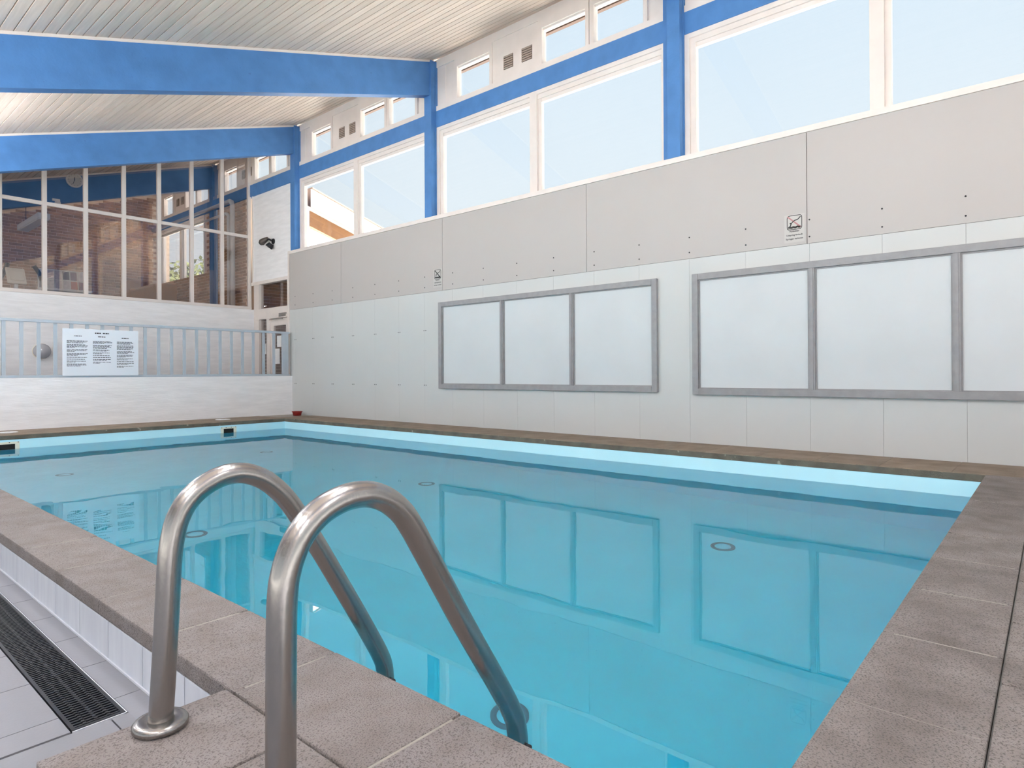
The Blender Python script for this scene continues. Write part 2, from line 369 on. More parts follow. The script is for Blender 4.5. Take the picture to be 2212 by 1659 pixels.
# upper strip: small windows, vent panel
def upper(a, b, tagname, vents=True):
    L_ = b-a; s = L_/3.66
    f = lambda t: a+(t-3.25)*s   # layout measured in the middle bay
    x = XG
    e = empty(wname(), (x, a, 4.625)); struct(e, 'row of small upper windows with vent panel '+tagname, 'window')
    inv = Matrix.Translation((-x, -a, -4.625))
    def add(o): o.data.transform(inv); o.parent = e; return o
    z0, z1, zt = 4.70, 5.14, 5.275
    add(box('bottom_rail', x-.006, x+.09, a, b, 4.625, z0, 'paint'))
    add(box('top_rail', x+.004, x+.09, a, b, zt, zc(x)-.012, 'paint'))
    # solid parts
    add(box('infill_panel', x+.03, x+.09, f(6.49), b, z0, zt, 'paint')); add(box('infill_panel', x+.03, x+.09, a, f(3.47), z0, zt, 'paint')); add(box('infill_panel', x+.03, x+.09, f(4.20), f(4.26), z0, zt, 'paint'))
    add(box('infill_batten', x+.022, x+.03, f(6.74), b, z0, zt, 'paint'))
    vp = add(box('vent_panel', x+.014, x+.09, f(4.98), f(5.83), z0, zt, 'paint'))
    for (p, q) in ((5.437, 5.600), (5.115, 5.286)):
        v = box('vent', x+.010, x+.014, f(p), f(q), 4.83, 5.01, 'ventdark'); v.data.transform(inv); v.parent = vp
        n = 6
        sl = boxes('vent_slat', [(x+.002, x+.010, f(p)+.002, f(q)-.002, 4.834+j*.03, 4.834+j*.03+.017) for j in range(n)], 'vent'); sl.data.transform(inv); sl.parent = v
    for (lo, hi) in ((5.853, 6.480), (4.283, 4.946), (3.503, 4.163)):
        fl_, fh = f(lo), f(hi)
        add(boxes('window_frame', [(x, x+.09, fl_-.05, fl_, z0, zt), (x+.0, x+.09, fh, fh+.06, z0, zt), (x+.0, x+.09, fl_, fh, z1+.02, zt), (x+.03, x+.09, fl_, fh, z1, z1+.02)], 'paint'))
        add(box('pane', x+.060, x+.066, fl_-.004, fh+.004, z0-.002, z1+.004, 'glass'))
    for (lo, hi) in ((4.16, 4.29),):
        pass
    return e
un = ['behind the camera', 'right of the view', 'above the nearest large window', 'above the middle large windows', 'above the far corner windows', 'over the side door', 'behind the glass partition']
for i, (a, b) in enumerate(bays): upper(a, min(b, 17.3), un[i])

# wall behind the corner: white panel, transom, door
XD = XG+.02
wr2 = struct(boxes('wall_side_recess', [(XD, XD+.15, 10.96, YG-.03, 2.60, 4.385), (XD+.05, XD+.15, 10.96, 11.10, -.2, 2.60), (XD+.05, XD+.15, 12.36, YG, -.2, 2.60)], 'plaster'), 'white panel above the side door in the far corner', 'wall')
struct(boxes('trim_3', [(XD-.03, XD+.08, 10.97, YG-.02, 2.555, 2.62), (XD-.02, XD, 10.955, 10.985, 2.62, 4.385), (XD-.02, XD, YG-.075, YG-.045, 2.62, 4.385)], 'paint'), 'white trim around the panel above the side door', 'trim')
dr = struct(empty('door_1', (XD, 11.7, ZD)), 'half glazed white side door with notices behind the railing', 'door')
inv = Matrix.Translation((-XD, -11.7, -ZD))
def dadd(o, p=None): o.data.transform(inv); o.parent = p or dr; return o
dadd(boxes('door_frame', [(XD-.02, XD+.08, 12.22, 12.42, ZD, 2.56), (XD-.02, XD+.08, 11.03, 11.14, ZD, 2.56), (XD-.02, XD+.08, 11.14, 12.22, 1.845, 2.06), (XD-.035, XD-.02, 11.14, 12.40, 1.845, 1.90), (XD-.02, XD+.08, 11.80, 11.92, ZD, 1.845)], 'paint'))
dadd(box('transom_pane', XD+.03, XD+.036, 11.14, 12.22, 2.06, 2.56, 'glassd'))
leaf = dadd(boxes('door_leaf', [(XD+.01, XD+.06, 11.70, 11.80, ZD, 1.84), (XD+.01, XD+.06, 11.14, 11.24, ZD, 1.84), (XD+.01, XD+.06, 11.24, 11.70, 1.70, 1.84), (XD+.01, XD+.06, 11.24, 11.70, ZD, .2)], 'paint'))
dadd(box('door_pane', XD+.03, XD+.036, 11.24, 11.70, .2, 1.70, 'glassd'), leaf)
dadd(box('side_pane', XD+.03, XD+.036, 11.92, 12.22, ZD, 1.845, 'glassd'))
dadd(boxes('door_closer', [(XD-.04, XD+.01, 11.16, 11.42, 1.86, 1.93), (XD-.06, XD-.045, 11.25, 11.75, 1.81, 1.825)], 'steel'), leaf)
for (a, b, c, d) in ((11.26, 11.42, 1.05, 1.42), (11.44, 11.60, 1.28, 1.50), (11.50, 11.68, .95, 1.25), (12.02, 12.14, 1.15, 1.36), (11.28, 11.38, .62, .95)):
    dadd(box('notice_sheet', XD+.024, XD+.028, a, b, c, d, 'white'), leaf if b < 11.8 else None)
lb = struct(boxes('wall_lobby', [(XD+1.5, XD+1.6, 10.9, YG+.1, -.3, 2.75), (XD+.16, XD+1.5, 10.85, 10.95, -.3, 2.75), (XD+.16, XD+1.5, YG+.05, YG+.15, -.3, 2.75), (XD+.16, XD+1.6, 10.85, YG+.15, 2.75, 2.85), (XD+.16, XD+1.6, 10.85, YG+.15, -.4, -.3)], 'bmortar'), 'brick lobby behind the side door', 'wall')
rest = []; z = -.28; row = 0
while z < 2.7:
    y = 10.96+(.12 if row % 2 else 0)-.12
    while y < YG:
        if y > 10.95: rest.append((XD+1.485, XD+1.502, y, y+.228, z, z+.054))
        y += .2407
    x = XD+.17
    while x < XD+1.25: rest.append((x, x+.228, YG+.035, YG+.052, z, z+.054)); x += .2407
    z += .0667; row += 1
boxes('brick_field', rest, 'brick', lb)['kind'] = 'stuff'
# end wall below the glass, far low wall
struct(box('wall_far_upper', XL, XG+.1, YG, YG+.18, -.3, 2.075, 'plaster'), 'white wall below the glass partition', 'wall')
struct(box('wall_far', XL, XW+.1, YF, YF+.14, -1.0, .713, 'plaster'), 'low white wall at the far end of the pool carrying the railing', 'wall')
struct(box('floor_walkway', XL, XG+.1, YF+.14, YG, -.30, ZD, 'tile'), 'walkway floor hidden behind the low far wall', 'floor')
# left and near walls, out of view; their tall windows are added for daylight
zl = zc(XL)
struct(boxes('wall_left', [(XL-.2, XL, YN, YE, -.4, .05), (XL-.2, XL, YN, YE, 2.45, zl+.1)]+[(XL-.2, XL, y-.1, y+.1, .05, 2.45) for y in [YN+.1, -.79, 3.13, 7.05, 10.79, 12.62, 17.1]]+[(XL-.2, XL, 12.6, YE, .05, 1.3)], 'plaster'), 'low left wall with added tall windows, out of view', 'wall')
lys = [YN+.2, -.89, -.69, 3.03, 3.23, 6.95, 7.15, 10.69, 10.89, 12.52, 12.72, 17.0]
for a, b in zip(lys[::2], lys[1::2]):
    e = struct(empty(wname(), (XL-.1, a, .05)), 'added daylight window in the left wall, out of view', 'window'); inv2 = Matrix.Translation((XL*-1+.1, -a, -.05))
    for nm, bl, mt in (('window_frame', [(XL-.14, XL-.06, a, a+.06, .05, 2.45), (XL-.14, XL-.06, b-.06, b, .05, 2.45), (XL-.14, XL-.06, a+.06, b-.06, .05, .11), (XL-.14, XL-.06, a+.06, b-.06, 2.39, 2.45), (XL-.14, XL-.06, (a+b)/2-.03, (a+b)/2+.03, .11, 2.39)], 'paint'),
                       ('pane', [(XL-.10, XL-.094, a+.06, (a+b)/2-.03, .11, 2.39), (XL-.10, XL-.094, (a+b)/2+.03, b-.06, .11, 2.39)], 'glass')):
        o = boxes(nm, bl, mt); o.data.transform(inv2); o.parent = e
struct(boxes('wall_near', [(XL-.2, -1.9, YN-.2, YN, -.4, zl-.2), (3.6, XG+.15, YN-.2, YN, -.4, 4.6), (-1.9, 3.6, YN-.2, YN, -.4, .05), (-1.9, 3.6, YN-.2, YN, 2.35, 2.6)], 'plaster'), 'white wall behind the camera with added tall windows, out of view', 'wall')
o = poly('gable', [(XL-.2, YN, zl-.2), (-1.9, YN, 2.35), (3.6, YN, 2.6), (3.6, YN, 4.6), (XG+.15, YN, 4.6), (XG+.15, YN, zc(XG+.15)+.1), (XL-.2, YN, zl+.05)], Vector((0, -.2, 0)), 'plaster', bpy.data.objects['wall_near'])
for a in (-1.9, .85):
    b = a+2.75
    e = struct(empty(wname(), (a, YN-.1, .05)), 'added daylight window behind the camera, out of view', 'window'); inv2 = Matrix.Translation((-a, -YN+.1, -.05))
    for nm, bl, mt in (('window_frame', [(a, a+.06, YN-.14, YN-.06, .05, 2.35), (b-.06, b, YN-.14, YN-.06, .05, 2.35), (a+.06, b-.06, YN-.14, YN-.06, .05, .11), (a+.06, b-.06, YN-.14, YN-.06, 2.29, 2.35)], 'paint'), ('pane', [(a+.06, b-.06, YN-.10, YN-.094, .11, 2.29)], 'glass')):
        o = boxes(nm, bl, mt); o.data.transform(inv2); o.parent = e

# ------------------------------------------------------------------ ceiling and beams
cl = struct(poly('ceiling', [(XL-1.6, YN-.4, zc(XL-1.6)+.03), (7.25, YN-.4, zc(7.25)+.03), (7.25, YE+.4, zc(7.25)+.03), (XL-1.6, YE+.4, zc(XL-1.6)+.03)], Vector((0, 0, .22)), 'gap'), 'sloping whitewashed board ceiling', 'ceiling')
PB = .1055; ang = math.atan(SL); ca = math.cos(ang)
bm = bmesh.new(); addbox(bm, 0, PB/ca-.0105, YN, YE, 0, .018, .002); bme = bpy.data.meshes.new('ceiling_board'); bm.to_mesh(bme); bm.free()
nb = int((XG+.07-XL)/PB)
for i in range(nb+60):
    x = 1.300-PB*40+PB*i
    if x < XL or x > XG-.03: continue
    o = link('ceiling_board', bme, 'board', cl); o.location = (x, 0, zc(x)); o.rotation_euler = (0, -ang, 0)
struct(box('trim_4', 7.16, 7.22, YN-.4, YE+.4, 5.555, 5.66, 'fascia'), 'brown fascia board outside the upper windows', 'trim')
struct(box('trim_5', 6.82, 6.88, YN-.4, YE+.4, 5.385, 5.42, 'fascia'), 'brown batten outside the upper windows', 'trim')
bl_ = {3.13: 'blue roof beam just above the view', 7.05: 'nearest blue roof beam spanning the top left', 10.79: 'blue roof beam in front of the glass partition', 14.15: 'blue roof beam behind the glass with a clock on it', -.79: 'blue roof beam behind the camera'}
for y in (-.79, 3.13, 7.05, 10.79, 14.15):
    e = empty('roof_beam', (XG, y, 5.4)); tag(e, bl_[y], 'beam', 'blue roof beams')
    x1 = XG-.055; x0 = XL
    def zt(x): return zc(x)-.032
    def zb(x): return 4.870+.316*(x-6.40)
    pts = [(x0-XG, -.07, zb(x0)-5.4), (x1-XG, -.07, zb(x1)-5.4), (x1-XG, -.07, zt(x1)-5.4), (x0-XG, -.07, zt(x0)-5.4)]
    poly('beam_timber', pts, Vector((0, .14, 0)), 'blue', e)
    pts = [(x0-XG, -.078, zt(x0)-5.4), (x1+.03-XG, -.078, zt(x1+.03)-5.4), (x1+.03-XG, -.078, zt(x1+.03)-5.4+.03), (x0-XG, -.078, zt(x0)-5.4+.03)]
    poly('beam_trim', pts, Vector((0, .156, 0)), 'paint', e)

# ------------------------------------------------------------------ pool
pb = tag(boxes('pool_basin', [(PX0-.12, PX0, PY0-.12, PY1+.12, PZ-.1, -.055), (PX1, PX1+.12, PY0-.12, PY1+.12, PZ-.1, -.055), (PX0, PX1, PY0-.12, PY0, PZ-.1, -.055), (PX0, PX1, PY1, PY1+.12, PZ-.1, -.055), (PX0, PX1, PY0, PY1, PZ-.1, PZ)], 'liner'), 'pale blue lined basin of the swimming pool', 'pool')
for (x, y) in ((2.11, 8.31), (4.47, 8.31), (4.46, 5.00), (2.11, 5.00), (4.47, 1.83), (2.11, 1.83)):
    e = lathe('floor_inlet', [(.085, 0), (.085, .012), (.062, .014), (.060, .006), (.0, .006)], 'ring', pb, (x, y, PZ))
    lathe('inlet_disc', [(.057, .006), (.055, .012), (.0, .012)], 'liner', e)
def skimmer(x0, x1):
    e = boxes('skimmer', [(x0, x0+.045, PY1-.008, PY1+.001, -.262, -.085), (x1-.045, x1, PY1-.008, PY1+.001, -.262, -.085), (x0+.045, x1-.045, PY1-.008, PY1+.001, -.112, -.085), (x0+.045, x1-.045, PY1-.008, PY1+.001, -.262, -.225)], 'offwhite', pb)
    box('skimmer_throat', x0+.045, x1-.045, PY1-.003, PY1-.001, -.225, -.112, 'dark', e)  # flat black plate, the shade of the opening put into its colour
    for xx in (x0+.014, (x0*2+x1)/3, (x0+2*x1)/3, x1-.014):
        for zz in (-.092, -.252): box('screw', xx-.006, xx+.006, PY1-.0105, PY1-.008, zz-.004, zz+.004, 'dark', e)
skimmer(4.60, 4.85); skimmer(1.74, 2.05)
w = box('pool_water', PX0-.02, PX1+.02, PY0-.02, PY1+.02, PZ-.05, ZW, 'water'); tag(w, 'still turquoise pool water reflecting the windows', 'water', kind='stuff')
# coping
cp = empty('pool_coping', (PX0, PY0, 0)); tag(cp, 'concrete coping stones around the pool edge', 'coping')
def cadd(name, x0, x1, y0, y1, z0, z1, m, bev=.006):
    o = box(name, x0, x1, y0, y1, z0, z1, m, None, bev); o.data.transform(Matrix.Translation((-PX0, -PY0, 0))); o.parent = cp; return o
g = .0014
yl = [.105, .52]+[1.0+.48*i for i in range(0, 21)]
for a, b in zip(yl, yl[1:]):
    b = min(b, PY1)
    if a < PY1-.05: cadd('coping_stone', .713, PX0, a+g, b-g, -.052, random.uniform(-.002, .001), 'coping')
xl_ = [PX0, 1.14]+[1.602+.4875*i for i in range(0, 9)]+[PX1]
xl_ = sorted(set(round(v, 4) for v in xl_ if v <= PX1))
for a, b in zip(xl_, xl_[1:]):
    if b-a > .05: cadd('coping_stone', a+g, b-g, .108, PY0, -.060, random.uniform(-.002, .001), 'copingw')
yr = [.108+.48*i for i in range(0, 22)]
for a, b in zip(yr, yr[1:]):
    b = min(b, YF)
    if b-a > .05: cadd('coping_stone', PX1, XW-.001, a+g*.4, b-g*.4, -.052, random.uniform(-.001, .001), 'copingb')
xf = [-2.2, -1.7, -1.2, -.7, -.2, .3, .713, PX0]+[PX0+.48*i for i in range(1, 10)]+[PX1]
for a, b in zip(xf, xf[1:]):
    cadd('coping_stone', a+g*.4, b-g*.4, PY1, YF-.001, -.052, random.uniform(-.001, .001), 'copingb')
cadd('coping_nose', PX1-.004, PX1+.02, PY0, PY1, -.058, -.006, 'nose', .003); cadd('coping_nose', PX0, PX1-.004, PY1-.004, PY1+.02, -.058, -.006, 'nose', .003)
cadd('joint_mortar', .74, PX0-.03, .12, PY1+.1, -.05, -.0025, 'mortar', 0); cadd('joint_mortar', PX0-.03, PX1+.03, .12, PY0-.03, -.05, -.0025, 'mortar', 0)
cadd('joint_mortar', PX1+.03, XW-.01, .12, YF-.01, -.05, -.005, 'mortar', 0); cadd('joint_mortar', -2.1, PX1+.03, PY1+.03, YF-.01, -.05, -.005, 'mortar', 0)
# near paving beyond the coping
pv = struct(boxes('floor_paving', [(.33, XW, -.9, .106, -.2, -.008)], 'wet'), 'wet grey paving behind the near pool edge', 'floor')
xs = [.95+.4875*i for i in range(0, 12)]
for r_i, (ya, yb) in enumerate(((-.385, .1035), (-.87, -.392))):
    for a, b in zip(xs, xs[1:]):
        if a < XW-.1: box('paving_slab', a+.004+.1*r_i, min(b-.004+.1*r_i, XW), ya, yb, -.05, -.003, 'copingw', pv, .004)
# ladder plinth slab
ps = tag(empty('ladder_plinth', (.335, 1.0, ZD)), 'concrete slab that carries the ladder rails beside the coping', 'slab')
for (a, b) in ((1.205, 1.512), (.70, 1.198), (.10, .694)):
    o = box('slab', .335, .708, a, b, ZD, -.002, 'coping', None, .005); o.data.transform(Matrix.Translation((-.335, -1.0, -ZD))); o.parent = ps
o = box('slab_joint', .345, .7125, .11, 1.500, ZD+.01, -.010, 'mortar'); o.data.transform(Matrix.Translation((-.335, -1.0, -ZD))); o.parent = ps

# drainage grating
gr = tag(empty('drain_grating', (.509, 1.948, ZD)), 'black slotted drainage grating set in the deck tiles', 'grating')
gx0, gx1, gy0, gy1 = .509, .634, 1.948, 8.9
def gadd(o): o.data.transform(Matrix.Translation((-gx0, -gy0, -ZD))); o.parent = gr; return o
gadd(boxes('grating_frame', [(gx0, gx0+.009, gy0, gy1, ZD-.03, ZD+.003), (gx1-.009, gx1, gy0, gy1, ZD-.03, ZD+.003), (gx0+.009, gx1-.009, gy0, gy0+.010, ZD-.03, ZD+.003)], 'black'))
gadd(box('grating_channel', gx0+.001, gx1-.001, gy0+.001, gy1, ZD-.011, ZD-.009, 'dark'))
sl = []; y = gy0+.018
while y < gy1:
    sl.append((gx0+.009, gx1-.009, y, y+.0065, ZD-.009, ZD+.001)); y += .0155
o = gadd(boxes('grating_slats', sl, 'black')); o['kind'] = 'stuff'
cxs = [gx0+.009+(gx1-gx0-.018)*t for t in (.24, .5, .76)]
y = gy0+.018; nub = []
i = 0
while y < 5.0:
    for j, cx_ in enumerate(cxs):
        s = .0155/2 if j == 1 else 0
        nub.append((cx_-.004, cx_+.004, y+s, y+s+.0095, ZD-.009, ZD+.002))
    y += .0155
o = gadd(boxes('grating_studs', nub, 'black')); o['kind'] = 'stuff'
struct(boxes('trim_6', [(gx1, gx1+.0035, gy0-.004, gy1, ZD-.012, ZD+.0015), (gx0, gx1+.0035, gy0-.004, gy0, ZD-.012, ZD+.001)], 'silicone'), 'white joint line beside the drainage grating', 'trim')

# ------------------------------------------------------------------ ladder
K = .75/.63
R1 = [(.454,.007),(.460,.096),(.467,.219),(.470,.300),(.4765,.339),(.484,.367),(.499,.395),(.526,.419),(.568,.437),(.609,.437),(.650,.420),(.687,.387),(.710,.358),(.728,.330),(.775,.255),(.817,.182),(.883,.069),(.918,.006),(.943,-.039),(.955,-.075),(.958,-.11)]
R2 = [(.452,.0),(.4535,.15),(.4545,.300),(.457,.336),(.462,.360),(.470,.381),(.480,.400),(.497,.419),(.522,.436),(.560,.447),(.600,.446),(.633,.433),(.666,.407),(.685,.380),(.704,.349),(.741,.288),(.799,.191),(.840,.127),(.898,.038),(.936,-.024),(.953,-.065),(.957,-.11)]
ld = tag(empty('pool_ladder', (.54, 1.2, 0)), 'stainless steel pool ladder with two arched handrails', 'ladder')
def smooth_path(p, n=6):
    p = [Vector(q) for q in p]; out = []
    for i in range(len(p)-1):
        a, b, c, d = p[max(i-1, 0)], p[i], p[i+1], p[min(i+2, len(p)-1)]
        for j in range(n):
            t = j/n; out.append(.5*((2*b)+(c-a)*t+(2*a-5*b+4*c-d)*t*t+(3*b-a-3*c+d)*t*t*t))
    out.append(p[-1]); return out
org = Vector((.54, 1.2, 0))
RAD = .0243
for pts, yy in ((R1, 1.222*K), (R2, .807*K)):
    P3 = [Vector((x*K, yy, z*K))-org for x, z in pts]
    P3[0].z = .003
    P3 += [Vector((.958*K, yy, -.45))-org, Vector((.958*K, yy, -.95))-org]
    # light smoothing of the measured centre line
    for _ in range(1):
        P3 = [P3[0]]+[(P3[i-1]+P3[i]*4+P3[i+1])/6 for i in range(1, len(P3)-1)]+[P3[-1]]
    hr = tubeobj('handrail', smooth_path(P3), RAD, 'steel', ld, 28)
    fx = P3[0].x; fy = yy-org.y
    lathe('flange', [(.0, .0), (.052, .0), (.0545, .004), (.0545, .011), (.050, .0165), (.042, .018), (RAD+.002, .019), (RAD-.002, .016)], 'steel', hr, (fx, fy, -.001))
    lathe('bolt', [(.0, -.012), (.008, -.012), (.008, .003), (.0, .004)], 'ink', hr, (.958*K-org.x-.000, fy-RAD+.003, -.100*K), axis='Y', seg=12)
for z in (-.40, -.65, -.90):
    o = box('tread', .958*K-.04-org.x, .958*K+.05-org.x, .807*K-org.y+.01, 1.222*K-org.y-.01, z, z+.03, 'steel', ld, .006)

# ------------------------------------------------------------------ railing on the far wall
ra = tag(empty('railing', (2.0, YF+.05, .713)), 'grey painted railing with square balusters on the far wall', 'railing')
YR = YF+.03
def radd(nm, *b, m='rail', bev=.003):
    o = box(nm, *b, m, None, bev); o.data.transform(Matrix.Translation((-2.0, -YF-.05, -.713))); o.parent = ra; return o
radd('bottom_rail', -2.2, 6.30, YR-.025, YR+.025, .714, .750); radd('top_rail', -2.2, 6.30, YR-.03, YR+.03, 1.496, 1.535)
bx = [2.063+.1967*i for i in range(-21, 21)]
for x in bx: 
    if x < 6.05: radd('baluster', x-.022, x+.022, YR-.012, YR+.012, .750, 1.496, bev=0)
radd('post', 6.165, 6.275, YR-.03, YR+.03, .750, 1.496); radd('post', 1.93, 1.985, YR-.032, YR+.032, .75, 1.60)
# notice board
nb_ = tag(empty('notice_board', (3.226, YR-.035, .74)), 'white pool rules board with three columns of fine print on the railing', 'sign')
o = box('board', -.495, .495, -.006, .006, 0, .685, 'sign', nb_)
rnd = random.Random(3); 
def words(z, x0, x1, h, bl):
    x = x0
    while x < x1-.01:
        wl = min(rnd.uniform(.014, .045), x1-x); bl.append((x, x+wl-.004, -.0072, -.0061, z, z+h)); x += wl+.002
ink = []
words(.622, -.09, .00, .016, ink); words(.622, .012, .105, .016, ink)
boxes('heading_print', ink, 'ink', nb_)['kind'] = 'stuff'
ink = []
for c, zz in ((-.305, .575), (.0, .572), (.315, .562)): words(zz, c-.05, c+.05, .011, ink)
boxes('column_heading_print', ink, 'ink', nb_)['kind'] = 'stuff'
cols_ = [(-.445, .27, [3, 4, 3, 3, 1, 1, 2, 3]), (-.115, .255, [3, 4, 2, 2, 1, 1, 2, 2]), (.20, .245, [3, 5, 3, 3, 2, 1, 2, 2])]
for x0, wd_, paras in cols_:
    ink = []; z = .505
    for n in paras:
        for j in range(n):
            words(z, x0, x0+wd_*(rnd.uniform(.85, 1.0) if j < n-1 or n == 1 else rnd.uniform(.35, .8)), .0075, ink); z -= .0145
        z -= .013
    boxes('paragraph_print', ink, 'ink', nb_)['kind'] = 'stuff'
# globe lamp on the white wall behind the railing
gl = tag(empty('globe_lamp', (2.866, YG, 1.14)), 'round grey glass wall lamp behind the railing', 'lamp')
lathe('lamp_base', [(.0, -.001), (.125, -.001), (.125, -.035), (.112, -.042)], 'beige', gl, axis='Y')
lathe('lamp_globe', [(.118, -.035)]+[(.122*math.cos(a), -.045-.13*math.sin(a)) for a in [math.radians(10*i) for i in range(0, 10)]], 'globe', gl, axis='Y')
# spotlight bracket on the white panel
st = tag(empty('spotlight', (XD, 11.70, 3.36)), 'small black adjustable spotlight on the white panel above the door', 'lamp')
lathe('wall_plate', [(.0, -.02), (.05, -.02), (.055, .0)], 'ink', st, (0, -.03, 0), 'X')
tubeobj('arm', [(-.02, -.03, 0), (-.09, -.02, .03), (-.13, .04, .02)], .018, 'ink', st, 10)
def pt(a, t): return tuple(a[i]*t for i in range(3))
tubeobj('lamp_head', [(-.10, .0, .05), (-.13, .06, .02), (-.16, .12, -.02), (-.17, .16, -.04)], [.03, .05, .065, .045], mat('worn_dark_metal', rgb(92, 84, 80), .5, metal=.3), st, 12)
tubeobj('reflector', [(-.06, -.05, -.06), (-.10, -.02, -.13)], [.05, .075], 'ink', st, 12)

# glazed partition
gp = struct(empty('wall_glass_partition', (2.337, YG+.09, 2.075)), 'glazed partition with thin white mullions above the far wall', 'wall')
mx = [2.337+.5838*i for i in range(-7, 8)]
def padd(nm, *b, m='paint', bev=.002):
    o = box(nm, *b, m, None, bev); o.data.transform(Matrix.Translation((-2.337, -YG-.09, -2.075))); o.parent = gp; return o
padd('sill', XL, XG, YG+.0-.02, YG+.12, 2.075, 2.130)
for i, x in enumerate(mx):
    x = min(x, XG-.02); padd('mullion', x-.031, x+.031, YG+.01, YG+.08, 2.13, zc(x)-.035)
    if i < len(mx)-1:
        xb = min(mx[i+1], XG-.02)
        padd('transom', x+.031, xb-.031, YG+.02, YG+.07, 3.535, 3.595)
        padd('pane', x+.031, xb-.031, YG+.042, YG+.048, 2.13, 3.535, m='glassd', bev=0)
        bm = bmesh.new()
        pts = [(x+.031, 3.595), (xb-.031, 3.595), (xb-.031, zc(xb)-.035), (x+.031, zc(x)-.035)]
        q = poly('pane', [(a, YG+.042, c) for a, c in pts], Vector((0, .006, 0)), 'glassd'); q.data.transform(Matrix.Translation((-2.337, -YG-.09, -2.075))); q.parent = gp; bm.free()

# ------------------------------------------------------------------ room behind the partition
struct(box('floor_gallery', XL, XG+.1, YG+.18, YE, 1.10, 1.25, 'floor2'), 'dark floor of the room behind the glass', 'floor')
we = struct(poly('wall_brick_end', [(XL, YE+.012, 1.2), (XG+.1, YE+.012, 1.2), (XG+.1, YE+.012, zc(XG)+.02), (XL, YE+.012, zc(XL)+.02)], Vector((0, .2, 0)), 'bmortar'), 'brown brick end wall of the room behind the glass', 'wall')
BW, BH, BJ = .228, .054, .0127
bm = bmesh.new(); addbox(bm, 0, BW, 0, .02, 0, BH); bkm = bpy.data.meshes.new('brick'); bm.to_mesh(bkm); bm.free()
rest = []; cnt = 0
row = 0; z = 1.26
while z < 5.3:
    off = (0, .12)[row % 2]+(.03 if row % 4 > 1 else 0)
    x = XG-.02-BW-off
    while x > 1.5:
        if z+BH < zc(x)-.06:
            if z > 2.75 and x > 4.0 and cnt < 300:
                o = link('brick', bkm, 'brick', we); o.location = (x, YE, z); cnt += 1
            else: rest.append((x, x+BW, YE, YE+.02, z, z+BH))
        x -= BW+BJ
    z += BH+BJ; row += 1
o = boxes('brick_field', rest, 'brick', we); o['kind'] = 'stuff'
ws = struct(boxes('wall_brick_side', [(XG+.02, XG+.2, YG+.1, 14.70, 1.2, 4.39), (XG+.02, XG+.2, 14.70, 17.3, 1.2, 3.05), (XG+.02, XG+.2, 17.14, 17.3, 3.05, 4.39)], 'bmortar'), 'brown brick side wall below the band behind the glass', 'wall')
rest = []; z = 1.26; row = 0
while z < 4.33:
    y = YG+.12+(.12 if row % 2 else 0)-.1
    while y < 17.2:
        if y > YG+.1 and not (z+BH > 3.05 and y+BW > 14.70 and y < 17.14): rest.append((XG+.008, XG+.03, y, y+BW, z, z+BH))
        y += BW+BJ
    z += BH+BJ; row += 1
o = boxes('brick_field', rest, 'brick', ws); o['kind'] = 'stuff'
# pipes
pp = tubeobj('heating_pipe', [(6.262, 13.0, 1.25), (6.262, 13.0, 4.28), (6.262, 13.03, 4.34), (6.262, 13.10, 4.37), (6.262, 17.2, 4.37)], .048, 'pipe'); tag(pp, 'thick grey pipe with an elbow on the brick wall behind the glass', 'pipe')
pp = tubeobj('heating_pipe', [(6.28, 13.22, 1.25), (6.28, 13.22, 4.08), (6.28, 13.26, 4.13), (6.28, 13.34, 4.15), (6.28, 17.2, 4.15)], .032, 'pipe'); tag(pp, 'thinner grey pipe beside the thick one behind the glass', 'pipe')
# clock on the rear beam
ck = tag(empty('wall_clock', (3.74, 14.08, 4.43)), 'round white clock on the blue beam behind the glass', 'clock')
lathe('clock_rim', [(.0, .0), (.135, .0), (.140, -.02), (.132, -.045), (.120, -.045), (.118, -.03)], 'white', ck, axis='Y')
lathe('clock_face', [(.0, -.031), (.119, -.031)], 'sticker', ck, axis='Y')
box('hour_hand', -.006, .006, -.036, -.033, -.01, .055, 'ink', ck)
o = box('minute_hand', -.004, .004, -.039, -.036, -.01, .085, 'ink', ck); o.rotation_euler = (0, math.radians(200), 0)
boxes('dial_marks', [(.10*math.sin(a)-.004, .10*math.sin(a)+.004, -.033, -.031, .10*math.cos(a)-.004, .10*math.cos(a)+.004) for a in [math.pi*i/6 for i in range(12)]], 'ink', ck)['kind'] = 'stuff'
# hanging fluorescent fitting
fx = tag(empty('hanging_lamp', (3.45, 15.2, 3.80)), 'white box-shaped lamp hanging in the room behind the glass', 'lamp')
box('housing', -.10, .10, -.35, 1.25, -.02, .09, 'lamp', fx, .01); box('diffuser', -.085, .085, -.33, 1.2, -.035, -.02, 'white', fx)
for y in (-.2, 1.0): tubeobj('suspension_wire', [(0, y, .09), (0, y, .75)], .006, 'ink', fx, 8)
FILL_TUBE = emis('fill_tube', (0.95, 0.97, 1.0), 130.0)
def batten(x, y, z, label):  # unseen lamps added to brighten the hall, styled after the hanging box lamp
    e = tag(empty('fill_lamp', (x, y, z)), label, 'lamp', 'added fill lamps in the pool hall')
    box('housing', -.024, .024, -.80, .80, .0, .05, 'lamp', e, .008)
    tubeobj('fill_tube', [(0, -.74, -.055), (0, .74, -.055)], .019, FILL_TUBE, e, 12)
    for yy in (-.77, .77): box('lamp_holder', -.02, .02, yy-.025, yy+.025, -.08, .0, 'white', e)
    for yy in (-.5, .5): tubeobj('suspension_wire', [(0, yy, .05), (0, yy, zc(x)-z-.001)], .004, 'ink', e, 6)
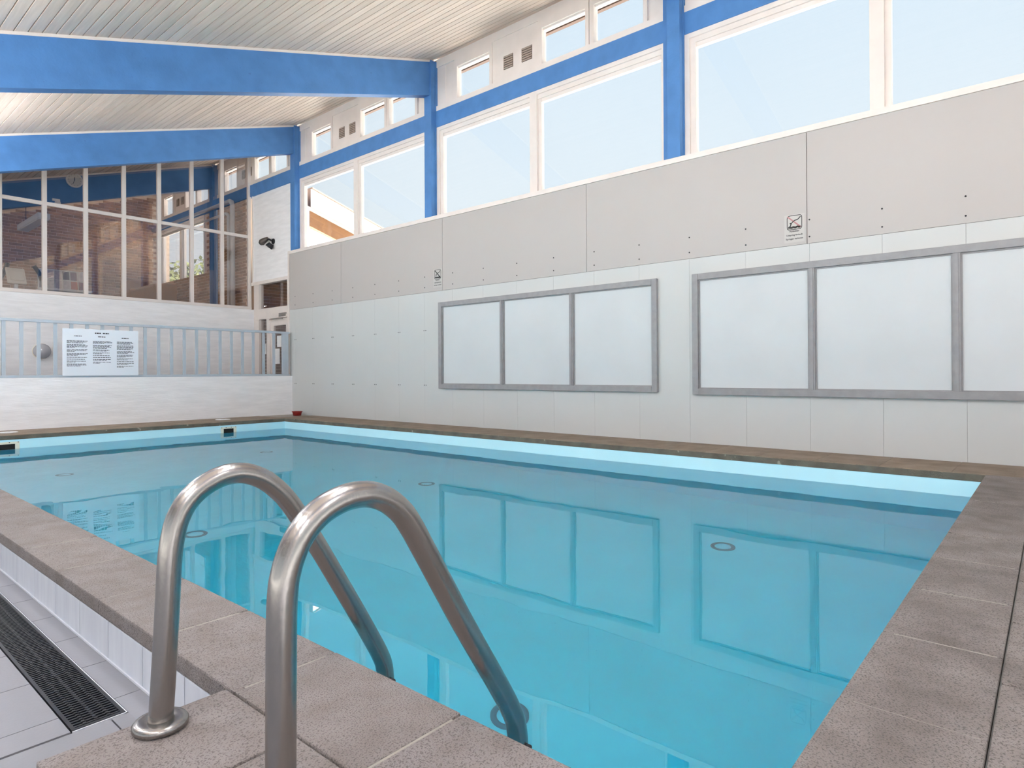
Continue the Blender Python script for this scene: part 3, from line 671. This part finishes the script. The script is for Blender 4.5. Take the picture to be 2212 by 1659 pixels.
for i, (x, y) in enumerate([(-.7, -1.6), (-.7, .8), (-.5, 3.2), (.45, 5.4), (.8, 7.6), (1.3, 9.5), (-.6, 7.0), (-.4, 9.6), (1.3, -1.6), (1.4, .8), (1.4, 3.0)]):
    batten(x, y, zc(x)-.55, 'added fluorescent fill lamp over the pool deck, out of view above the frame')
o = box('spot_base', -.06, .06, -.05, .05, -.04, .0, 'white'); e = tag(empty('ceiling_spot', (3.45, 14.1, 4.02)), 'small white fitting under the rear blue beam', 'lamp'); o.parent = e
lathe('spot_head', [(.0, 0), (.045, -.0), (.06, -.07), (.055, -.07), (.0, -.03)], 'white', e, (.03, 0, -.03))
# kiosk screen seen through the glass
kk = tag(empty('display_stand', (2.72, 13.4, 1.25)), 'tilted cream display screen on a white post behind the glass', 'display')
tubeobj('post', [(0, 0, 0), (0, .03, 1.10)], .032, 'white', kk); 
o = box('screen_case', -.135, .135, -.02, .02, -.15, .15, 'beige', kk, .015); o.location = (0, .03, 1.19); o.rotation_euler = (math.radians(-24), 0, math.radians(6))
o2 = box('screen_back', -.10, .10, -.035, -.02, -.10, .08, 'beige', o, .01)
# dark chair behind it
ch = tag(empty('office_chair', (2.83, 14.0, 1.25)), 'dark bow-backed chair behind the display stand', 'chair')
tubeobj('backrest_frame', [(-.20, 0, .55), (-.25, .02, 1.1), (-.14, .04, 1.35), (-.10, .05, 1.48)], .035, 'ink', ch); tubeobj('backrest_frame', [(.38, 0, .55), (.42, .02, 1.1), (.36, .04, 1.35), (.28, .05, 1.48)], .035, 'ink', ch)
box('seat', -.4, .4, -.2, .4, .45, .55, 'ink', ch, .03)
for sx in (-.35, .35):
    for sy in (-.15, .35): tubeobj('leg', [(sx, sy, 0), (sx, sy, .46)], .02, 'ink', ch, 8)
# leaflet table with prints behind the glass
tb = tag(empty('leaflet_table', (3.78, 14.9, 1.25)), 'table with an angled rack of printed leaflets behind the glass', 'table')
box('table_top', -.40, .42, -.25, .25, 1.14, 1.18, 'white', tb)
for sx in (-.36, .38):
    for sy in (-.2, .2): box('leg', sx-.02, sx+.02, sy-.02, sy+.02, 0, 1.14, 'grey', tb)
rk = box('rack', -.40, .42, -.02, .0, .0, .42, 'sticker', tb); rk.location = (0, .1, 1.185); rk.rotation_euler = (math.radians(-12), 0, 0)
rnd = random.Random(5); cl_ = [rgb(190, 110, 90), rgb(120, 50, 84), rgb(200, 190, 200), rgb(150, 120, 130), rgb(90, 60, 80), rgb(214, 205, 205)]
lm = [mat('leaflet_print', c, .5, var=.6, vscale=18) for c in cl_]
for i in range(6):
    for j in range(2):
        box('leaflet', -.38+i*.132, -.27+i*.132, -.026, -.021, .02+j*.2, .19+j*.2, rnd.choice(lm), rk)
cb = tag(empty('side_cabinet', (5.55, 15.5, 1.25)), 'oak cabinet by the window behind the glass', 'cabinet')
box('body', -.5, .5, -.25, .25, 0, 1.55, 'wood', cb, .005); box('door', -.49, -.01, -.27, -.25, .03, 1.52, 'wood', cb, .003); box('door', .01, .49, -.27, -.25, .03, 1.52, 'wood', cb, .003)

# ------------------------------------------------------------------ small things by the pool
tub = tag(empty('plastic_tub', (6.17, 10.38, 0)), 'low dark red tub on the coping in the far corner', 'tub')
lathe('tub_body', [(.0, .001), (.070, .001), (.078, .045), (.086, .075), (.080, .075), (.072, .045), (.0, .02)], 'terracotta', tub)
lathe('tub_rim', [(.084, .062), (.093, .064), (.093, .078), (.080, .078)], 'terracotta', tub)
for x, lab in ((4.86, 'white skimmer lid on the far coping beside the skimmer nearer the corner'), (2.02, 'white skimmer lid on the far coping at the left edge')):
    t_ = tag(empty('skimmer_lid', (x, 10.45, .001)), lab, 'lid', 'skimmer lids')
    lathe('lid_plate', [(.0, .007), (.105, .007), (.115, .004), (.115, .0), (.0, .0)], 'white', t_); box('finger_slot', -.03, .03, -.008, .008, .0072, .0082, 'grey', t_)

# no-diving signs
def flat(name, polys, x, m, parent):
    bm = bmesh.new()
    for P in polys:
        vs = [bm.verts.new((x, y, z)) for y, z in P]; bm.faces.new(vs)
    r_ = bmesh.ops.extrude_face_region(bm, geom=bm.faces[:]); bmesh.ops.translate(bm, verts=[v for v in r_['geom'] if isinstance(v, bmesh.types.BMVert)], vec=(-.0008, 0, 0))
    bmesh.ops.recalc_face_normals(bm, faces=bm.faces); return obj(name, bm, m, parent)
def strip(pts, w):
    """thick polyline in the sign plane (u to the right, v up) -> quads"""
    out = []
    for (a, b) in zip(pts, pts[1:]):
        d = Vector((b[0]-a[0], b[1]-a[1])); n = Vector((-d.y, d.x)).normalized()*w/2; ee = d.normalized()*w*.25
        a_ = Vector(a)-ee; b_ = Vector(b)+ee
        out.append([tuple(a_+n), tuple(a_-n), tuple(b_-n), tuple(b_+n)])
    return out
def sign(yc, ztop, s, slash, lines, label, x):
    e = tag(empty('no_diving_sign', (x, yc, ztop)), label, 'sign', 'no diving signs')
    def U(P): return [[(-u*s, v*s) for u, v in q] for q in P]   # u right in the picture = -y
    flat('sheet', U([[(-.72, .08), (.72, .08), (.72, -2.0), (-.72, -2.0)]]), -.0005, 'signsheet', e)
    fr = []
    for i in range(0, 36):
        def rp(t):
            a = 2*math.pi*t/36; c, s_ = math.cos(a), math.sin(a); p = 8
            r = (abs(c)**p+abs(s_)**p)**(-1/p); return (.52*r*c, -.52+.52*r*s_)
        fr.append((rp(i), rp(i+1)))
    flat('border', U([q for a, b in fr for q in strip([a, b], .045)]), -.0013, 'ink', e)
    flat('slash', U(strip([(-.47, -.06), (.44, -.90)], .10)), -.0015, slash, e)
    fig = strip([(-.30, -.78), (-.20, -.55), (-.10, -.45), (.02, -.37), (.22, -.33), (.30, -.27), (.42, -.14)], .065)
    fig += [[(-.28+.055*math.cos(a), -.57+.055*math.sin(a)) for a in [2*math.pi*i/14 for i in range(14)]]]
    flat('diver', U(fig), -.0022, 'ink', e)
    wv = []
    for k_ in range(2):
        pts = [(-.42+.84*i/24, -.84-.075*k_+.022*math.sin(i*math.pi/4)) for i in range(25)]; wv += strip(pts, .058)
    flat('waves', U(wv), -.0028, 'ink', e)
    for i, tx in enumerate(lines):
        cu = bpy.data.curves.new('lettering', 'FONT'); cu.body = tx; cu.size = .165*s; cu.align_x = 'CENTER'; cu.offset = .004*s
        tmp = bpy.data.objects.new('lettering', cu); COL.objects.link(tmp); dg = bpy.context.evaluated_depsgraph_get()
        me = bpy.data.meshes.new_from_object(tmp.evaluated_get(dg)); bpy.data.objects.remove(tmp)
        me.transform(Matrix(((0, 0, 1, 0), (-1, 0, 0, 0), (0, 1, 0, 0), (0, 0, 0, 1))))
        me.materials.clear(); o = link('lettering', me, 'ink', e); o.location = (-.0019, 0, (-1.22, -1.50, -1.78)[i]*s)
T = ['Forbidden', 'Udspring forbudt', 'Springen verboten']
sign(1.880, 2.235, .128, 'red', T, 'no diving notice with a red slash by the panel seam, nearest the camera', XW-.0042)
sign(6.852, 2.262, .128, 'ink', T, 'no diving notice with a black slash, farther along the wall', XW-.0042)

# ------------------------------------------------------------------ outside
gd = tag(boxes('outdoor_ground', [(-70, XL-.21, -70, 70, -.6, -.40), (XG+.21, 70, -70, 70, -.6, -.402), (XL-.21, XG+.21, YE+.3, 70, -.6, -.40), (XL-.21, XG+.21, -70, YN-.21, -.6, -.40)], 'ground'), 'bright paving outside the building', 'ground', kind='stuff')
gb = tag(empty('gabled_building', (12.3, 20.0, -.40)), 'white gabled building outside the far corner window', 'building')
def build_gable():
    f = lambda x: 7.49-.29*x                       # top of the barge board, falling to the right
    L_ = 9.0
    poly('gable_wall', [(0, 0, 0), (L_, 0, 0), (L_, 0, f(L_)-.4), (0, 0, f(0)-.4)], Vector((0, 8.0, 0)), 'building', gb)
    poly('barge_board', [(-.15, -.55, f(-.15)-.62), (L_+.5, -.55, f(L_+.5)-.62), (L_+.5, -.55, f(L_+.5)), (-.15, -.55, f(-.15))], Vector((0, .06, 0)), 'building', gb)
    poly('roof_edge', [(-.15, -.60, f(-.15)), (L_+.5, -.60, f(L_+.5)), (L_+.5, -.60, f(L_+.5)+.05), (-.15, -.60, f(-.15)+.05)], Vector((0, 8.9, 0)), 'fascia', gb)
    poly('boarded_strip', [(.1, -.03, f(.1)-1.15), (L_, -.03, f(L_)-1.0), (L_, -.03, f(L_)-.55), (.1, -.03, f(.1)-.55)], Vector((0, .03, 0)), 'soffit', gb)
build_gable()
def tree(x, y, h, seed, label):
    r = random.Random(seed); e = tag(empty('tree', (x, y, -.4)), label, 'tree', 'trees outside the windows')
    tubeobj('trunk', [(0, 0, 0), (.05, 0, h*.35), (-.04, .05, h*.75)], [.16, .12, .04], 'bark', e, 8)
    V = []; Fc = []
    cl = [(r.gauss(0, h*.17), r.gauss(0, h*.17), h*(.30+.62*r.random()), h*r.uniform(.10, .18)) for _ in range(26)]
    for cx_, cy_, cz, cr_ in cl:
        for _ in range(70):
            d = Vector((r.gauss(0, 1), r.gauss(0, 1), r.gauss(0, 1))).normalized()*cr_*r.random()**.4
            p = Vector((cx_, cy_, cz))+d; a = Vector((r.gauss(0, 1), r.gauss(0, 1), r.gauss(0, 1))).normalized()
            b = a.cross(Vector((r.gauss(0, 1), r.gauss(0, 1), r.gauss(0, 1)))).normalized(); s = h*.022
            i = len(V); V += [p+a*s, p+b*s*.6, p-a*s, p-b*s*.6]; Fc.append((i, i+1, i+2, i+3))
    me = bpy.data.meshes.new('foliage'); me.from_pydata([tuple(v) for v in V], [], Fc); link('foliage', me, 'leaf', e)
for i, (x, y, h) in enumerate(((24, -4, 5.2), (27, -9, 6.0), (23, -14, 5.0), (29, -18, 6.4), (26, -25, 6.0), (20, 3, 4.6), (31, -33, 7.0), (22, -21, 5.0))):
    tree(x, y, h, i, 'leafy green tree reflected in the glass partition')
for i, (x, y, h) in enumerate(((16.2, 40, 8.2), (27, 54, 10.5), (18.8, 48, 9.0))):
    tree(x, y, h, 20+i, 'leafy green tree seen through the window behind the partition')
